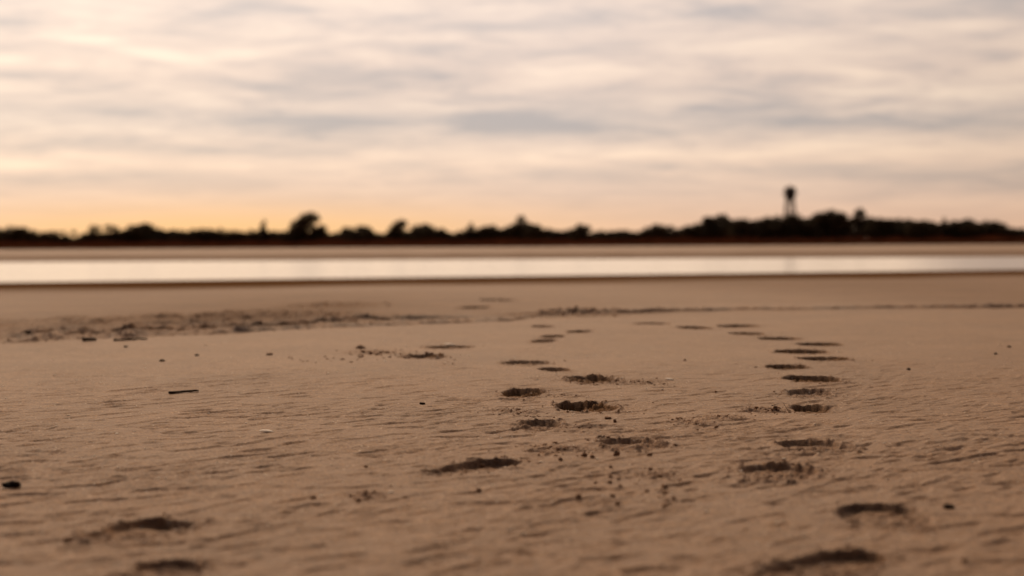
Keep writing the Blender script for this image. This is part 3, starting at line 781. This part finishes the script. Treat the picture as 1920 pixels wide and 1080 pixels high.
wv_ = nt.nodes.new('ShaderNodeCombineXYZ'); link(nt, M(nt, 'MULTIPLY', az, 0.16), wv_.inputs[0]); link(nt, M(nt, 'ADD', M(nt, 'MULTIPLY', el, 1.15), M(nt, 'MULTIPLY', az, 0.03)), wv_.inputs[1])
cl = M(nt, 'ADD', M(nt, 'MULTIPLY', cl, 0.75), M(nt, 'MULTIPLY', M(nt, 'SUBTRACT', noise(nt, wv_.outputs[0], 1.0, 5, 0.62, 0.5), 0.5), 1.5))
cl = M(nt, 'MULTIPLY', cl, M(nt, 'MINIMUM', M(nt, 'ADD', M(nt, 'MULTIPLY', el, 0.18), 0.12), 1.0))
def streak(px, py, hw, hh, amp, slope=0.0):
    global cl
    cl = M(nt, 'ADD', cl, M(nt, 'MULTIPLY', gauss((px - 960) / 46.55, (hor(px) - py) / 46.55, hw / 46.55, hh / 46.55, -slope), amp * 1.2))
for s_ in ((290, 112, 130, 12, .60, .17), (490, 153, 60, 11, .30, .03), (40, 135, 55, 9, .30, 0), (505, 40, 110, 34, -.26, 0), (700, 10, 120, 12, .16, 0), (1460, 132, 70, 9, .24, .03), (1600, 150, 60, 11, .2, .05),
           (1780, 190, 160, 14, .26, .06), (1900, 132, 40, 14, .34, 0), (1840, 78, 70, 14, .26, .1), (50, 312, 230, 16, .30, -.02), (1350, 285, 340, 18, .20, -.02), (1000, 290, 160, 14, .16, 0),
           (1560, 236, 460, 17, -.34, .01), (1000, 235, 240, 24, -.28, .02), (560, 236, 260, 22, -.22, 0), (170, 182, 130, 12, -.30, -.12), (320, 283, 260, 12, -.28, .02), (660, 160, 200, 24, -.18, 0),
           (1860, 20, 130, 40, -.34, 0), (1800, 118, 180, 22, -.18, .05), (1300, 325, 420, 16, -.18, 0), (1850, 345, 200, 22, -.24, 0), (420, 345, 420, 14, -.14, 0)):
    streak(*s_)
c01 = M(nt, 'ADD', M(nt, 'MULTIPLY', cl, 1.0), 0.5)
tint = ramp(nt, c01, [(0.0, (0.64, 0.67, 0.77)), (0.5, (0.97, 0.92, 0.945)), (1.0, (1.24, 1.17, 1.13))])
skyc = mix(nt, 1.0, base, tint, 'MULTIPLY')
# orange glow low over the sun, right side duller
glow = gauss(-12, 0.45, 14, 1.15)
skyc = mix(nt, M(nt, 'MULTIPLY', glow, 0.95), skyc, (1.06, 0.62, 0.27))
low = M(nt, 'EXPONENT', M(nt, 'MULTIPLY', M(nt, 'MAXIMUM', el, 0.0), -0.30))
rd = M(nt, 'MULTIPLY', M(nt, 'MINIMUM', M(nt, 'MAXIMUM', M(nt, 'MULTIPLY', M(nt, 'ADD', az, -2.0), 1 / 18.0), 0.0), 1.0), 0.5)
skyc = mix(nt, rd, skyc, mix(nt, 1.0, skyc, (0.70, 0.66, 0.60), 'MULTIPLY'))
# brightest over the hidden sun, above the frame; the sky behind is dim
back = nt.nodes.new('ShaderNodeMapRange'); back.interpolation_type = 'SMOOTHSTEP'
link(nt, dy_, back.inputs[0]); back.inputs[1].default_value = -0.30; back.inputs[2].default_value = 0.75; back.inputs[3].default_value = 0.06; back.inputs[4].default_value = 1.0
boost = M(nt, 'ADD', 0.97, M(nt, 'MULTIPLY', gauss(SUN_AZ, 40, 62, 13.5), 3.2))
k_ = M(nt, 'MULTIPLY', back.outputs[0], boost)
skyc = mix(nt, M(nt, 'SUBTRACT', 1.0, back.outputs[0]), skyc, (0.42, 0.47, 0.60))
kk = nt.nodes.new('ShaderNodeVectorMath'); kk.operation = 'SCALE'; link(nt, skyc, kk.inputs[0]); link(nt, k_, kk.inputs['Scale'])
clear = nt.nodes.new('ShaderNodeVectorMath'); clear.operation = 'SCALE'; link(nt, sky.outputs[0], clear.inputs[0]); clear.inputs['Scale'].default_value = 0.06
skymix = mix(nt, 0.96, clear.outputs[0], kk.outputs[0])
link(nt, skymix, bg.inputs[0]); bg.inputs[1].default_value = 1.0
w.cycles.sampling_method = 'MANUAL'; w.cycles.sample_map_resolution = 1024

sd = bpy.data.lights.new('sun', 'SUN'); sun = bpy.data.objects.new('sun', sd); COL.objects.link(sun)
sd.energy = 0.75; sd.angle = R(80); sd.color = (1.0, 0.74, 0.48)
sv = Vector((math.sin(R(SUN_AZ)) * math.cos(R(SUN_EL)), math.cos(R(SUN_AZ)) * math.cos(R(SUN_EL)), math.sin(R(SUN_EL))))
sun.rotation_euler = sv.to_track_quat('Z', 'Y').to_euler()

scene.view_settings.view_transform = 'Standard'; scene.view_settings.look = 'None'
scene.view_settings.exposure = 0; scene.view_settings.gamma = 1
